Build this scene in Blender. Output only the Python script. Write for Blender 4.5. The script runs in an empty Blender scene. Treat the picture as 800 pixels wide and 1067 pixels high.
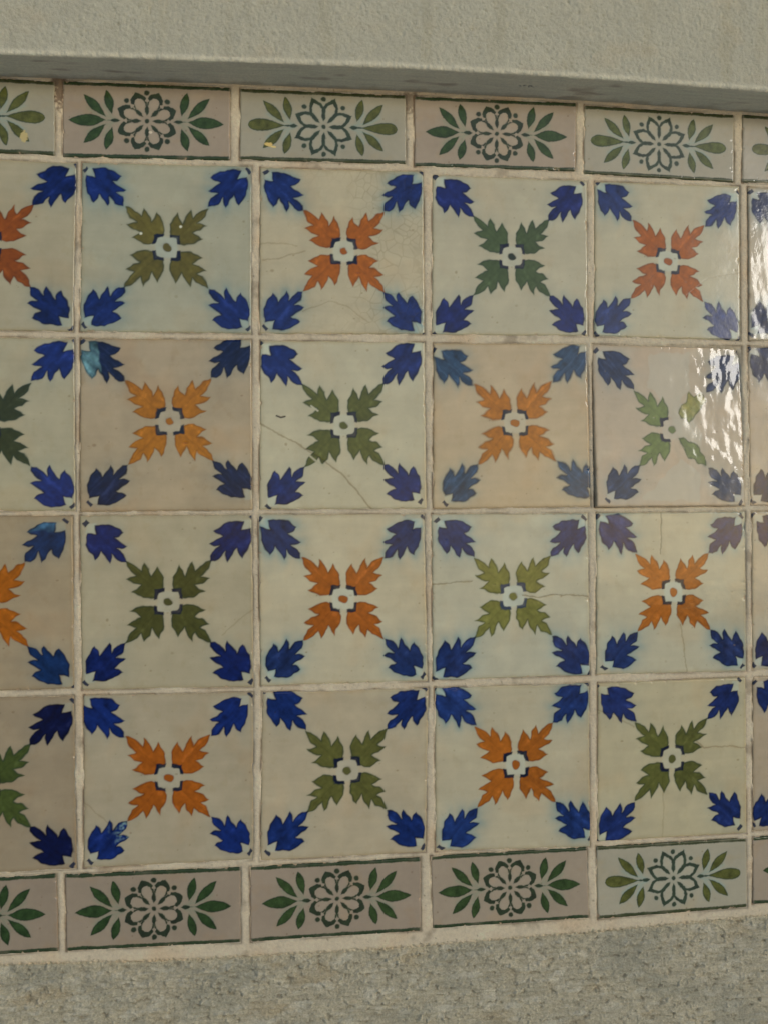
import bpy, math, random
import numpy as np
from mathutils import Matrix, Vector

scene = bpy.context.scene
COL = scene.collection
MM = 0.001
K = 2.0
SUN_AZ, SUN_EL, SUN_E, SUN_ANG, SKY_S, EXPO = 33.5, 11.0, 0.64, 10.5, 0.14, -0.13

# corners (TL, TR, BL, BR) of every tile as laid on the wall, in mm (x to the right, z up)
QUAD = {
 'A0': [[-431.9, 283.43], [-289.9, 283.43], [-435.06, 146.56], [-293.06, 146.56]],
 'A1': [[-285.06, 284.03], [-148.49, 287.33], [-287.39, 147.07], [-149.68, 147.95]],
 'A2': [[-141.19, 286.05], [-3.9, 288.8], [-142.54, 148.1], [-3.54, 150.54]],
 'A3': [[4.59, 286.71], [141.47, 286.97], [3.13, 150.68], [141.29, 151.83]],
 'A4': [[148.81, 286.6], [283.49, 288.39], [147.4, 151.95], [283.15, 150.84]],
 'A5': [[291.71, 287.44], [433.71, 287.44], [291.37, 151.0], [433.37, 151.0]],
 'B0': [[-434.32, 140.74], [-292.32, 140.74], [-433.71, 1.62], [-291.71, 1.62]],
 'B1': [[-287.04, 140.85], [-149.7, 142.37], [-287.94, 0.83], [-149.62, 1.79]],
 'B2': [[-141.78, 141.72], [-3.58, 143.18], [-143.28, 2.16], [-2.83, 1.98]],
 'B3': [[4.74, 142.52], [140.36, 144.7], [2.99, 1.95], [142.74, 3.04]],
 'B4': [[145.59, 144.38], [284.01, 145.29], [147.1, 3.03], [285.45, 3.34]],
 'B5': [[290.41, 145.41], [432.41, 145.41], [290.93, 3.32], [432.93, 3.32]],
 'C0': [[-435.99, -3.02], [-293.99, -3.02], [-435.75, -141.76], [-293.75, -141.76]],
 'C1': [[-287.96, -2.67], [-149.65, -2.58], [-286.98, -143.12], [-149.58, -144.8]],
 'C2': [[-144.1, -2.61], [-4.52, -2.91], [-143.24, -143.79], [-2.94, -144.2]],
 'C3': [[2.13, -2.94], [140.08, -2.79], [2.05, -143.52], [140.73, -142.86]],
 'C4': [[147.93, -2.83], [286.32, -1.79], [146.83, -142.61], [285.93, -143.44]],
 'C5': [[292.71, -1.82], [434.71, -1.82], [292.32, -142.76], [434.32, -142.76]],
 'D0': [[-435.77, -147.95], [-293.77, -147.95], [-434.04, -287.2], [-292.04, -287.2]],
 'D1': [[-285.49, -148.2], [-149.6, -149.56], [-286.02, -286.75], [-150.3, -287.42]],
 'D2': [[-141.69, -149.8], [-2.15, -150.32], [-143.98, -288.55], [-5.53, -288.66]],
 'D3': [[3.67, -150.49], [139.8, -150.33], [3.6, -288.33], [139.57, -291.68]],
 'D4': [[148.51, -150.58], [284.96, -149.38], [146.56, -287.47], [284.61, -286.83]],
 'D5': [[292.27, -148.73], [434.27, -148.73], [291.0, -285.87], [433.0, -285.87]],
 'T0': [[-449.0, 349.23], [-307.0, 349.23], [-448.84, 288.9], [-306.84, 288.9]],
 'T1': [[-300.22, 350.0], [-166.05, 351.96], [-300.45, 288.02], [-166.35, 291.32]],
 'T2': [[-157.36, 351.64], [-18.44, 353.58], [-158.05, 292.1], [-18.4, 294.71]],
 'T3': [[-10.56, 353.18], [132.4, 354.63], [-10.94, 293.4], [131.07, 295.07]],
 'T4': [[140.24, 353.36], [278.59, 352.08], [138.9, 293.31], [278.04, 291.59]],
 'T5': [[287.27, 352.53], [429.27, 352.53], [286.26, 291.94], [428.26, 291.94]],
 'U0': [[-449.79, -290.57], [-307.79, -290.57], [-448.52, -352.62], [-306.52, -352.62]],
 'U1': [[-300.68, -291.35], [-160.57, -293.2], [-299.79, -353.07], [-160.88, -355.56]],
 'U2': [[-152.7, -293.23], [-9.7, -293.31], [-152.22, -355.33], [-10.1, -355.25]],
 'U3': [[-0.58, -292.57], [136.96, -291.96], [0.68, -354.31], [138.22, -353.45]],
 'U4': [[145.66, -292.0], [284.57, -291.51], [146.9, -355.23], [284.92, -353.14]],
 'U5': [[290.96, -290.98], [432.96, -290.98], [290.41, -350.49], [432.41, -350.49]],
}
# where the points of the four painted leaf pairs meet on each tile, in mm
MEET = {
 'A0': [[-393.76, 248.58], [-323.76, 248.58], [-396.25, 181.82], [-326.25, 181.82]],
 'A1': [[-251.28, 250.06], [-184.09, 251.04], [-252.32, 183.56], [-184.4, 184.06]],
 'A2': [[-106.0, 251.85], [-37.88, 253.33], [-106.37, 184.25], [-37.46, 184.43]],
 'A3': [[39.21, 252.9], [106.92, 252.32], [39.31, 184.49], [107.3, 185.69]],
 'A4': [[182.73, 253.96], [250.01, 252.09], [180.98, 185.6], [248.8, 184.17]],
 'A5': [[326.71, 252.44], [396.71, 252.44], [326.37, 187.0], [396.37, 187.0]],
 'B0': [[-395.76, 105.03], [-325.76, 105.03], [-396.74, 37.23], [-326.74, 37.23]],
 'B1': [[-252.38, 107.09], [-182.9, 110.19], [-249.82, 38.95], [-180.85, 41.49]],
 'B2': [[-108.42, 106.64], [-38.76, 108.4], [-106.09, 37.08], [-38.63, 39.11]],
 'B3': [[38.79, 107.78], [108.49, 111.79], [42.59, 39.55], [112.34, 42.5]],
 'B4': [[183.0, 105.15], [250.84, 104.56], [186.03, 38.14], [251.16, 37.68]],
 'B5': [[325.41, 110.41], [395.41, 110.41], [325.93, 39.32], [395.93, 39.32]],
 'C0': [[-401.52, -39.84], [-331.52, -39.84], [-398.49, -107.99], [-328.49, -107.99]],
 'C1': [[-252.46, -39.71], [-183.35, -39.44], [-252.74, -106.62], [-183.94, -107.41]],
 'C2': [[-109.21, -38.66], [-39.66, -38.88], [-107.69, -107.54], [-39.53, -107.99]],
 'C3': [[38.35, -39.74], [106.2, -39.36], [37.88, -108.9], [107.14, -107.93]],
 'C4': [[183.32, -37.93], [251.4, -38.64], [184.84, -106.53], [252.02, -106.53]],
 'C5': [[327.71, -36.82], [397.71, -36.82], [327.32, -106.76], [397.32, -106.76]],
 'D0': [[-397.5, -185.28], [-327.5, -185.28], [-397.73, -252.18], [-327.73, -252.18]],
 'D1': [[-253.31, -182.51], [-184.82, -183.39], [-251.53, -250.91], [-184.62, -250.94]],
 'D2': [[-106.21, -182.44], [-37.5, -183.51], [-106.04, -250.9], [-38.19, -251.35]],
 'D3': [[37.93, -183.94], [107.15, -183.55], [40.01, -253.6], [108.67, -252.02]],
 'D4': [[181.52, -185.25], [248.9, -184.12], [180.95, -254.17], [248.31, -250.93]],
 'D5': [[327.27, -183.73], [397.27, -183.73], [326.0, -249.87], [396.0, -249.87]],
}

# ------------------------------------------------------------------ helpers
def lin(c):
    c = np.asarray(c, float) / 255.0
    return np.where(c <= 0.04045, c / 12.92, ((c + 0.055) / 1.055) ** 2.4)

def alb(c, k=K):
    return np.clip(lin(c) * k, 0.002, 0.85)

def _h(ix, iy, seed):
    n = (ix.astype(np.int64) * 374761393 + iy.astype(np.int64) * 668265263 + seed * 1442695041) & 0xFFFFFFFF
    n = ((n ^ (n >> 13)) * 1274126177) & 0xFFFFFFFF
    n = ((n ^ (n >> 16)) * 2246822519) & 0xFFFFFFFF
    return (n ^ (n >> 15)) & 0xFFFFFFFF

def noise(x, y, seed=0):
    """gradient noise, about -1..1"""
    x0 = np.floor(x); y0 = np.floor(y)
    fx = x - x0; fy = y - y0
    u = fx * fx * fx * (fx * (fx * 6 - 15) + 10); v = fy * fy * fy * (fy * (fy * 6 - 15) + 10)
    def g(dx, dy):
        a = _h(x0 + dx, y0 + dy, seed) / 4294967296.0 * 2 * math.pi
        return np.cos(a) * (fx - dx) + np.sin(a) * (fy - dy)
    a = g(0, 0) * (1 - u) + g(1, 0) * u
    b = g(0, 1) * (1 - u) + g(1, 1) * u
    return (a * (1 - v) + b * v) * 1.5

def fbm(x, y, seed=0, octv=4, gain=0.5):
    s = 0; a = 1.0; f = 1.0
    for o in range(octv):
        s = s + a * noise(x * f, y * f, seed + o * 17); a *= gain; f *= 2.03
    return s

def sstep(a, b, x):
    t = np.clip((x - a) / (b - a), 0, 1)
    return t * t * (3 - 2 * t)

def mix(a, b, t):
    return a + (b - a) * t[..., None]

def sdf_poly(px, py, poly):
    """signed distance to a polygon, negative inside"""
    P = np.asarray(poly, float)
    d2 = np.full(px.shape, 1e9); inside = np.zeros(px.shape, bool)
    n = len(P); j = n - 1
    for i in range(n):
        ax, ay = P[i]; bx, by = P[j]
        ex, ey = bx - ax, by - ay
        wx, wy = px - ax, py - ay
        t = np.clip((wx * ex + wy * ey) / (ex * ex + ey * ey + 1e-12), 0, 1)
        d2 = np.minimum(d2, (wx - ex * t) ** 2 + (wy - ey * t) ** 2)
        c = (ay > py) != (by > py)
        with np.errstate(divide='ignore', invalid='ignore'):
            xx = (bx - ax) * (py - ay) / (by - ay + 1e-15) + ax
        inside ^= c & (px < xx)
        j = i
    return np.where(inside, -1, 1) * np.sqrt(d2)

def dist_line(px, py, pts):
    d2 = np.full(px.shape, 1e9)
    for (ax, ay), (bx, by) in zip(pts[:-1], pts[1:]):
        ex, ey = bx - ax, by - ay
        wx, wy = px - ax, py - ay
        t = np.clip((wx * ex + wy * ey) / (ex * ex + ey * ey + 1e-12), 0, 1)
        d2 = np.minimum(d2, (wx - ex * t) ** 2 + (wy - ey * t) ** 2)
    return np.sqrt(d2)

def homography(src, dst):
    A = []
    for (x, y), (u, v) in zip(src, dst):
        A.append([x, y, 1, 0, 0, 0, -u * x, -u * y, -u]); A.append([0, 0, 0, x, y, 1, -v * x, -v * y, -v])
    _, _, vt = np.linalg.svd(np.array(A)); return vt[-1].reshape(3, 3)

def make_mesh(name, co, quads, colours=None, extra=None, material=None, parent=None, loc=(0, 0, 0)):
    me = bpy.data.meshes.new(name)
    n = len(co); f = len(quads)
    me.vertices.add(n); me.vertices.foreach_set('co', np.asarray(co, np.float32).ravel())
    me.loops.add(f * 4); me.loops.foreach_set('vertex_index', np.asarray(quads, np.int32).ravel())
    me.polygons.add(f)
    me.polygons.foreach_set('loop_start', np.arange(0, f * 4, 4, dtype=np.int32))
    me.update(calc_edges=True)
    me.polygons.foreach_set('use_smooth', np.ones(f, bool))
    if colours is not None:
        a = me.color_attributes.new('glaze', 'FLOAT_COLOR', 'POINT')
        c = np.ones((n, 4), np.float32); c[:, :3] = colours
        a.data.foreach_set('color', c.ravel())
    for k, v in (extra or {}).items():
        a = me.attributes.new(k, 'FLOAT', 'POINT'); a.data.foreach_set('value', np.asarray(v, np.float32).ravel())
    me.validate(); me.update()
    if material: me.materials.append(material)
    o = bpy.data.objects.new(name, me); COL.objects.link(o); o.location = loc
    if parent: o.parent = parent
    return o

def grid_quads(nu, nv):
    i = np.arange(nu * nv).reshape(nv, nu)
    return np.stack([i[:-1, :-1], i[:-1, 1:], i[1:, 1:], i[1:, :-1]], -1).reshape(-1, 4)

def tag(o, label, cat, group=None, kind=None):
    if label: o['label'] = label
    if cat: o['category'] = cat
    if group: o['group'] = group
    if kind: o['kind'] = kind
    return o

# ------------------------------------------------------------------ materials
def new_mat(name):
    m = bpy.data.materials.new(name); m.use_nodes = True
    nt = m.node_tree; nt.nodes.clear()
    out = nt.nodes.new('ShaderNodeOutputMaterial'); b = nt.nodes.new('ShaderNodeBsdfPrincipled')
    nt.links.new(b.outputs[0], out.inputs[0])
    return m, nt, b

def noise_node(nt, scale, detail=3, rough=0.5, coords=None, stretch=None):
    t = nt.nodes.new('ShaderNodeTexNoise'); t.inputs['Scale'].default_value = scale
    t.inputs['Detail'].default_value = detail; t.inputs['Roughness'].default_value = rough
    g = nt.nodes.new('ShaderNodeNewGeometry')
    src = g.outputs['Position']
    if stretch:
        mp = nt.nodes.new('ShaderNodeMapping'); mp.inputs['Scale'].default_value = stretch
        nt.links.new(src, mp.inputs[0]); src = mp.outputs[0]
    nt.links.new(src, t.inputs['Vector'])
    return t

def bump(nt, b, tex, strength, dist, prev=None):
    n = nt.nodes.new('ShaderNodeBump'); n.inputs['Strength'].default_value = strength
    n.inputs['Distance'].default_value = dist
    nt.links.new(tex.outputs[0], n.inputs['Height'])
    if prev: nt.links.new(prev.outputs[0], n.inputs['Normal'])
    nt.links.new(n.outputs[0], b.inputs['Normal'])
    return n

def attr(nt, name):
    a = nt.nodes.new('ShaderNodeAttribute'); a.attribute_name = name; return a

GLAZE, nt, b = new_mat('tin_glazed_ceramic')
a = attr(nt, 'glaze'); nt.links.new(a.outputs['Color'], b.inputs['Base Color'])
r = attr(nt, 'rough'); nt.links.new(r.outputs['Fac'], b.inputs['Roughness'])
b.inputs['IOR'].default_value = 1.36
bump(nt, b, noise_node(nt, 260, 2), 0.12, 0.0004)

GROUT, nt, b = new_mat('cream_grout')
a = attr(nt, 'glaze'); t = noise_node(nt, 900, 3, 0.7)
mx = nt.nodes.new('ShaderNodeMix'); mx.data_type = 'RGBA'; mx.blend_type = 'MULTIPLY'
mx.inputs[0].default_value = 0.30
nt.links.new(a.outputs['Color'], mx.inputs[6]); nt.links.new(t.outputs['Fac'], mx.inputs[7])
nt.links.new(mx.outputs[2], b.inputs['Base Color'])
b.inputs['Roughness'].default_value = 0.75
bump(nt, b, noise_node(nt, 1100, 3, 0.6), 0.5, 0.0004)

PLASTER, nt, b = new_mat('painted_plaster')
a = attr(nt, 'glaze'); nt.links.new(a.outputs['Color'], b.inputs['Base Color'])
b.inputs['Roughness'].default_value = 0.85
bump(nt, b, noise_node(nt, 480, 4, 0.65), 1.0, 0.0012)
t = noise_node(nt, 420, 4, 0.7); cr = nt.nodes.new('ShaderNodeValToRGB')
cr.color_ramp.elements[0].position = .34; cr.color_ramp.elements[0].color = (.76, .75, .70, 1)
cr.color_ramp.elements[1].position = .60; cr.color_ramp.elements[1].color = (1.08, 1.08, 1.08, 1)
mx = nt.nodes.new('ShaderNodeMix'); mx.data_type = 'RGBA'; mx.blend_type = 'MULTIPLY'; mx.inputs[0].default_value = .35
nt.links.new(t.outputs['Fac'], cr.inputs[0]); nt.links.new(a.outputs['Color'], mx.inputs[6]); nt.links.new(cr.outputs[0], mx.inputs[7])
nt.links.new(mx.outputs[2], b.inputs['Base Color'])

RENDERM, nt, b = new_mat('rough_cement_render')
a = attr(nt, 'glaze'); nt.links.new(a.outputs['Color'], b.inputs['Base Color'])
b.inputs['Roughness'].default_value = 0.7
bump(nt, b, noise_node(nt, 650, 5, 0.7), 0.9, 0.0014)
t = noise_node(nt, 900, 4, 0.75, stretch=(.7, 1, 1.2)); cr = nt.nodes.new('ShaderNodeValToRGB')
cr.color_ramp.elements[0].position = .32; cr.color_ramp.elements[0].color = (.55, .54, .50, 1)
cr.color_ramp.elements[1].position = .66; cr.color_ramp.elements[1].color = (1.35, 1.35, 1.35, 1)
mx = nt.nodes.new('ShaderNodeMix'); mx.data_type = 'RGBA'; mx.blend_type = 'MULTIPLY'; mx.inputs[0].default_value = .42
nt.links.new(t.outputs['Fac'], cr.inputs[0]); nt.links.new(a.outputs['Color'], mx.inputs[6]); nt.links.new(cr.outputs[0], mx.inputs[7])
nt.links.new(mx.outputs[2], b.inputs['Base Color'])

# ------------------------------------------------------------------ painted leaf motif (unit = centre to meeting point)
HALF_IN = [(0.285, 0.285), (0.295, 0.10), (0.42, 0.075), (0.58, 0.085), (0.70, 0.145), (0.86, 0.235), (0.76, 0.285), (0.63, 0.375),
           (0.80, 0.43), (0.965, 0.56), (0.86, 0.59), (0.755, 0.62), (0.87, 0.71), (0.955, 0.85), (1.0, 0.99)]
LEAF_IN = HALF_IN + [(y, x) for x, y in reversed(HALF_IN[1:])]
HALF_OUT = [(1.0, 1.0), (1.005, 1.12), (1.05, 1.21), (1.12, 1.27), (1.215, 1.335), (1.11, 1.335), (1.04, 1.35), (0.975, 1.385), (1.05, 1.44), (1.15, 1.50), (1.28, 1.59),
            (1.17, 1.625), (1.12, 1.66), (1.065, 1.72), (1.17, 1.79), (1.29, 1.87), (1.45, 1.925), (1.62, 1.925), (1.75, 1.905), (1.70, 1.70)]
LEAF_OUT = HALF_OUT + [(y, x) for x, y in reversed(HALF_OUT[1:-1])]
BRACKET = [(0.305, 0.305), (0.33, 0.075), (0.255, 0.085), (0.24, 0.175), (0.225, 0.225), (0.175, 0.24), (0.085, 0.255), (0.075, 0.33)]

ORANGE = (160, 82, 30); BLUE = (24, 38, 104); NAVY = (20, 28, 48)
GREYED = (128, 128, 108)
# key: accent colour, ground colour (own tone, left and lower ones partly darkened for dimmer light), blue, and options
SPEC = {
 'A0': dict(acc=(148, 72, 26), bg=(128, 122, 98), blue=(20, 34, 98)),
 'A1': dict(acc=(96, 88, 38), bg=(126, 127, 107), blue=(22, 38, 104), halo=0.35),
 'A2': dict(acc=(166, 86, 32), bg=(146, 138, 111), blue=(26, 42, 106), halo=0.4, craze=1),
 'A3': dict(acc=(70, 86, 54), bg=(141, 137, 114), blue=(26, 36, 104), halo=0.15),
 'A4': dict(acc=(160, 80, 30), bg=(143, 138, 113), blue=(36, 50, 108), halo=0.3),
 'A5': dict(acc=(90, 92, 50), bg=(146, 136, 116), blue=(26, 40, 84), wave=1.9, rough=0.08, halo=0.3),
 'B0': dict(acc=(50, 56, 30), bg=(130, 126, 102), blue=(24, 40, 112), halo=0.12),
 'B1': dict(acc=(170, 100, 34), bg=(129, 115, 91), blue=(14, 26, 66), halo=0.15, stain=1.6, streak=1),
 'B2': dict(acc=(88, 92, 46), bg=(147, 143, 118), blue=(24, 40, 106), halo=0.08),
 'B3': dict(wave=.8, rough=.10, acc=(174, 100, 38), bg=(146, 129, 100), blue=(46, 66, 100), halo=0.25, soft=1.8, streak=1),
 'B4': dict(acc=(104, 118, 66), bg=(143, 129, 108), blue=(38, 48, 84), halo=0.2, wave=1.5, rough=0.055, damaged=1, streak=1),
 'B5': dict(acc=(150, 84, 36), bg=(142, 127, 106), blue=(24, 32, 72), wave=1.6, rough=0.09),
 'C0': dict(acc=(164, 86, 26), bg=(120, 106, 82), blue=(22, 44, 92), halo=0.15, stain=1.2),
 'C1': dict(acc=(74, 75, 36), bg=(132, 125, 101), blue=(18, 32, 96), halo=0.12),
 'C2': dict(acc=(164, 84, 36), bg=(152, 145, 119), blue=(32, 46, 98), halo=0.4),
 'C3': dict(acc=(118, 118, 62), bg=(146, 145, 124), blue=(34, 48, 104), halo=0.35, rim=(54, 70, 90)),
 'C4': dict(wave=.8, rough=.10, acc=(172, 94, 44), bg=(146, 143, 120), blue=(38, 50, 102), halo=0.35),
 'C5': dict(acc=(100, 100, 50), bg=(146, 137, 115), blue=(26, 36, 84), halo=0.2),
 'D0': dict(acc=(70, 82, 38), bg=(112, 99, 78), blue=(12, 16, 62), halo=0.1, rim=(20, 30, 22)),
 'D1': dict(acc=(162, 82, 28), bg=(129, 120, 98), blue=(22, 40, 110), halo=0.1),
 'D2': dict(acc=(92, 92, 46), bg=(139, 129, 105), blue=(24, 42, 106), halo=0.12),
 'D3': dict(acc=(168, 90, 38), bg=(145, 138, 113), blue=(34, 52, 114), halo=0.4),
 'D4': dict(acc=(88, 90, 44), bg=(143, 136, 107), blue=(32, 44, 104), halo=0.12),
 'D5': dict(acc=(160, 84, 36), bg=(132, 118, 97), blue=(26, 38, 92), halo=0.1),
}
CRACKS = {   # in tile fractions, v downwards; with a strength
 'A2': [(0.5, [(0.02, .56), (.12, .54), (.27, .50)]), (0.4, [(.26, .86), (.42, .80), (.52, .83), (.66, .93)]), (0.4, [(.0, .46), (.14, .45), (.22, .47)])],
 'B2': [(0.8, [(0.0, .49), (.10, .545), (.20, .60), (.31, .665), (.40, .73), (.48, .78), (.57, .88), (.66, 1.0)])],
 'C3': [(0.8, [(0.0, .425), (.08, .42), (.15, .412), (.25, .41)]), (0.9, [(.57, .50), (.68, .515), (.78, .50), (.90, .505), (1.0, .515)])],
 'C4': [(0.7, [(.428, 0), (.43, .12), (.425, .26)]), (0.6, [(.555, .70), (.575, .82), (.60, 1.0)])],
 'D4': [(0.8, [(.66, .40), (.71, .44), (.82, .435), (1.0, .45)]), (0.5, [(.0, .17), (.12, .21), (.24, .29)]), (0.35, [(.43, .62), (.44, .8), (.43, 1.0)])],
 'C1': [(0.35, [(.82, .70), (.90, .62), (1.0, .55)])],
 'D1': [(0.35, [(.0, .62), (.14, .74), (.22, .84)])],
 'A4': [(0.3, [(.62, .72), (.78, .60), (1.0, .56)])],
}

def leaf_tile_colour(key, X, Z, U, V):
    s = SPEC[key]; seed = sum(ord(c) for c in key) * 31
    rnd = random.Random(seed)
    H = homography(MEET[key], [(-1, 1), (1, 1), (-1, -1), (1, -1)])
    w = H[2, 0] * X + H[2, 1] * Z + H[2, 2]
    x = (H[0, 0] * X + H[0, 1] * Z + H[0, 2]) / w
    y = (H[1, 0] * X + H[1, 1] * Z + H[1, 2]) / w
    wx = x + 0.030 * noise(x * 1.9, y * 1.9, seed) + 0.024 * noise(x * 6.0, y * 6.0, seed + 1)
    wy = y + 0.030 * noise(x * 1.9, y * 1.9, seed + 5) + 0.024 * noise(x * 6.0, y * 6.0, seed + 6)
    qx = np.sign(wx + 1e-9); qy = np.sign(wy + 1e-9)
    fx = np.abs(wx); fy = np.abs(wy)
    # hand-cut stencil: the outer leaves are shifted a little, each on its own
    ox = np.zeros_like(x); oy = np.zeros_like(x); sc = np.ones_like(x); dens = np.zeros_like(x)
    for a in (-1, 1):
        for c in (-1, 1):
            m = (qx == a) & (qy == c)
            ox[m] = rnd.uniform(-.035, .035); oy[m] = rnd.uniform(-.035, .035)
            sc[m] = rnd.uniform(.97, 1.05); dens[m] = rnd.uniform(-.5, .5)
    bx = 1 + (fx - 1 - ox) / sc; by = 1 + (fy - 1 - oy) / sc
    d_out = sdf_poly(bx, by, LEAF_OUT)
    d_in = sdf_poly(fx + ox * .3, fy + oy * .3, LEAF_IN)
    d_br = sdf_poly(fx, fy, BRACKET)
    r = np.hypot(wx, wy)
    d_dot = r - 0.098
    soft = 0.020 * s.get('soft', 1.0)
    # ground glaze
    base = np.ones(x.shape + (3,)) * alb((.72 * np.array(s['bg']) + .28 * np.array((150, 142, 117))) * np.array([1.018, 1.008, .995]))
    st = s.get('stain', 1.0)
    n1 = fbm(x * .9 + 7, y * .9, seed + 3, 5); n2 = fbm(x * 2.6, y * 2.6 + 3, seed + 9, 4)
    base = base * (1 + 0.065 * st * n1 + 0.045 * n2 + .03 * fbm(x * .5 + y * .1, y * 5, seed + 90, 3))[..., None]
    pink = sstep(0.15, 0.8, fbm(x * .7 + 3, y * .7, seed + 21, 3)) * .45 * st
    base = mix(base, base * np.array([1.04, .93, .84]), pink)
    pale = sstep(0.3, 0.9, fbm(x * 1.3, y * 1.3 + 9, seed + 33, 4)) * .6
    base = mix(base, base * np.array([1.08, 1.1, 1.1]), pale)
    mott = sstep(.35, .9, fbm(x * 3.1, y * 2.3, seed + 83, 4, .6)) * .22 * st
    base = mix(base, base * np.array([.88, .82, .72]), mott)
    fine = noise(x * 22, y * 22, seed + 2) * .012 + noise(x * 45, y * 45, seed + 4) * .010
    base = base * (1 + fine)[..., None]
    # rim of each tile: glaze pulls back from the arris
    edge = np.minimum(np.minimum(U, 1 - U), np.minimum(V, 1 - V))
    rim = sstep(0.03, 0.0, edge + 0.006 * noise(x * 6, y * 6, seed + 8))
    base = mix(base, base * np.array([.86, .80, .70]), rim * .6)
    # cobalt bleeding into the wet glaze
    halo = s.get('halo', 0.2)
    ext = np.where(d_out < 0, 0, d_out)
    hl = 2.1 * halo * np.exp(-ext / 0.11) * (0.7 + 0.5 * noise(x * 3, y * 3, seed + 12)) + halo * .45 * np.exp(-ext / .35) * np.clip(1 + noise(x * 1.4, y * 1.4, seed + 95), 0, 2)
    blu = alb(s['blue'], K * 2.3)
    base = mix(base, base * np.array([.42, .66, .86]) + .03 * np.array([0, .3, 1]), np.clip(hl, 0, .8))
    # pale bluish middle and gaps of the stencil
    mid = sstep(.30, .22, np.maximum(fx, fy)) * (.75 if halo > .2 else .45)
    base = mix(base, base * np.array([1.02, 1.18, 1.36]), mid)
    nearleaf = np.exp(-np.maximum(d_in, 0) / .05) * .35
    base = mix(base, base * np.array([.88, .97, 1.0]), nearleaf)

    stroke = fbm((x + y) * 3.2, (x - y) * 1.2, seed + 41, 4)
    fold = np.where(qx * qy > 0, 1, -1)
    along = (fx + fy) / 1.414; across = (fx - fy) / 1.414
    strk = noise(across * 9 + 3 * qx, along * 1.6 + 5 * qy, seed + 50) * .6 + fbm(x * 4, y * 4, seed + 51, 3) * .6
    vein = np.exp(-np.abs(across + .02 * noise(along * 6, qx + 2 * qy, seed)) / .012)

    def lay(base, col, d, mask=1.0, rimdark=.42, var=.30, lighten=.0, sf=soft):
        c = np.ones_like(base) * col
        c = c * (1 + var * strk + .28 * dens + .14 * noise(x * 11, y * 11, seed + 97))[..., None]
        lt = sstep(.25, 1.0, strk) * .45
        c = mix(c, c * 1.5 + .02, lt)
        rd = sstep(-.055, -.008, d)
        c = c * (1 - rimdark * rd)[..., None]
        c = c * (1 - .18 * vein)[..., None]
        c = np.clip(c, .002, .9)
        al = sstep(sf, -sf * .8, d) * mask
        return mix(base, c, al)

    m_in = np.ones_like(x); m_br = np.ones_like(x); d_in2 = d_in
    if s.get('damaged'):
        TR = (qx > 0) & (qy > 0); BR = (qx > 0) & (qy < 0)
        blob = sdf_poly(wx, wy, [(.18, .42), (.28, .62), (.42, .72), (.52, 1.0), (.66, .88), (.86, 1.0), (.98, .80), (.86, .62), (.72, .42), (.48, .16), (.40, .30), (.26, .28)])
        thin = sdf_poly(wx, -wy, [(.12, .24), (.30, .22), (.55, .34), (.72, .38), (.80, .58), (.96, .70), (.96, 1.0), (.74, .92), (.62, .80), (.42, .76), (.28, .50)])
        d_in2 = np.where(TR, blob, np.where(BR, thin + .06 * np.maximum(0, noise(across * 12, along * 3, seed)), d_in))
        m_br = np.where(qx > 0, 0.0, 1.0)
        patch = sstep(.05, -.02, sdf_poly(wx, wy, [(-.5, 1.9), (.55, 1.95), (.55, 1.1), (.40, .9), (.2, .7), (.9, -.1), (.7, -.5), (.1, -.1), (0, .3), (-.35, .9), (-.6, 1.1)]) + .05 * noise(x * 3, y * 3, 5))
        patch = np.maximum(patch, sstep(.05, -.02, sdf_poly(wx, wy, [(-.9, -1.9), (.7, -1.95), (.75, -1.2), (.2, -.8), (-.3, -1.3)]) + .06 * noise(x * 3, y * 3, 7)))
        base = mix(base, np.ones_like(base) * alb((147, 143, 123)), patch * .5)
    acc = np.ones_like(base) * alb(s['acc'], 1.28) * (np.array([.90, 1.02, .42]) if s['acc'][0] > 130 else np.array([1, 1, .85]))
    if s.get('damaged'):
        acc = mix(acc, np.ones_like(base) * alb((132, 122, 62)), ((qx > 0) & (qy > 0)).astype(float) * (0.6 + .4 * np.clip(stroke, -1, 1)))
    base = lay(base, acc, d_in2, m_in, rimdark=.34, var=.22)
    # dark pooled rim of the green leaves
    if s['acc'][0] < 125:
        rr = np.exp(-np.abs(d_in2 + .012) / .016) * .45
        base = mix(base, np.ones_like(base) * alb((38, 56, 40)), rr)
    bc = alb(s['blue'], 1.12) * np.array([.75, 1.05, .88])
    bcol = np.ones_like(base) * bc
    if key == 'B1':      # washed-out teal half of one corner leaf
        t = sstep(-1.52, -1.60, wx + .04 * noise(x * 5, y * 5, 3)) * ((qx < 0) & (qy > 0))
        bcol = mix(bcol, np.ones_like(base) * alb((66, 96, 98)) * (1 + .5 * strk)[..., None], t * .9)
    if key == 'C0':
        t = sstep(1.70, 1.80, wy + .05 * noise(x * 5, y * 5, 3)) * ((qx > 0) & (qy > 0))
        bcol = mix(bcol, np.ones_like(base) * alb((46, 80, 100)) * (1 + .5 * strk)[..., None], t * .6)
    if key == 'D1':
        t = sstep(.30, -.1, np.hypot(wx + 1.12, wy + 1.22) - .1 + .15 * noise(x * 7, y * 7, 8))
        bcol = mix(bcol, np.ones_like(base) * alb((92, 116, 116)) * (1 + .4 * strk)[..., None], t * sstep(-.4, .5, noise(x * 12, y * 12, 8)))
    if s.get('streak'):
        t = sstep(-.1, .8, noise(across * 14, along * 2, seed + 77)) * .45
        bcol = mix(bcol, np.ones_like(base) * (bc * 2.1 + .02), t)
    base = lay(base, bcol, d_out, rimdark=.55, var=.55)
    sq = sstep(.03, -.02, np.maximum(np.maximum(fx, fy) - 1.93, 1.70 - np.minimum(fx, fy))) * (d_out > 0)
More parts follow.
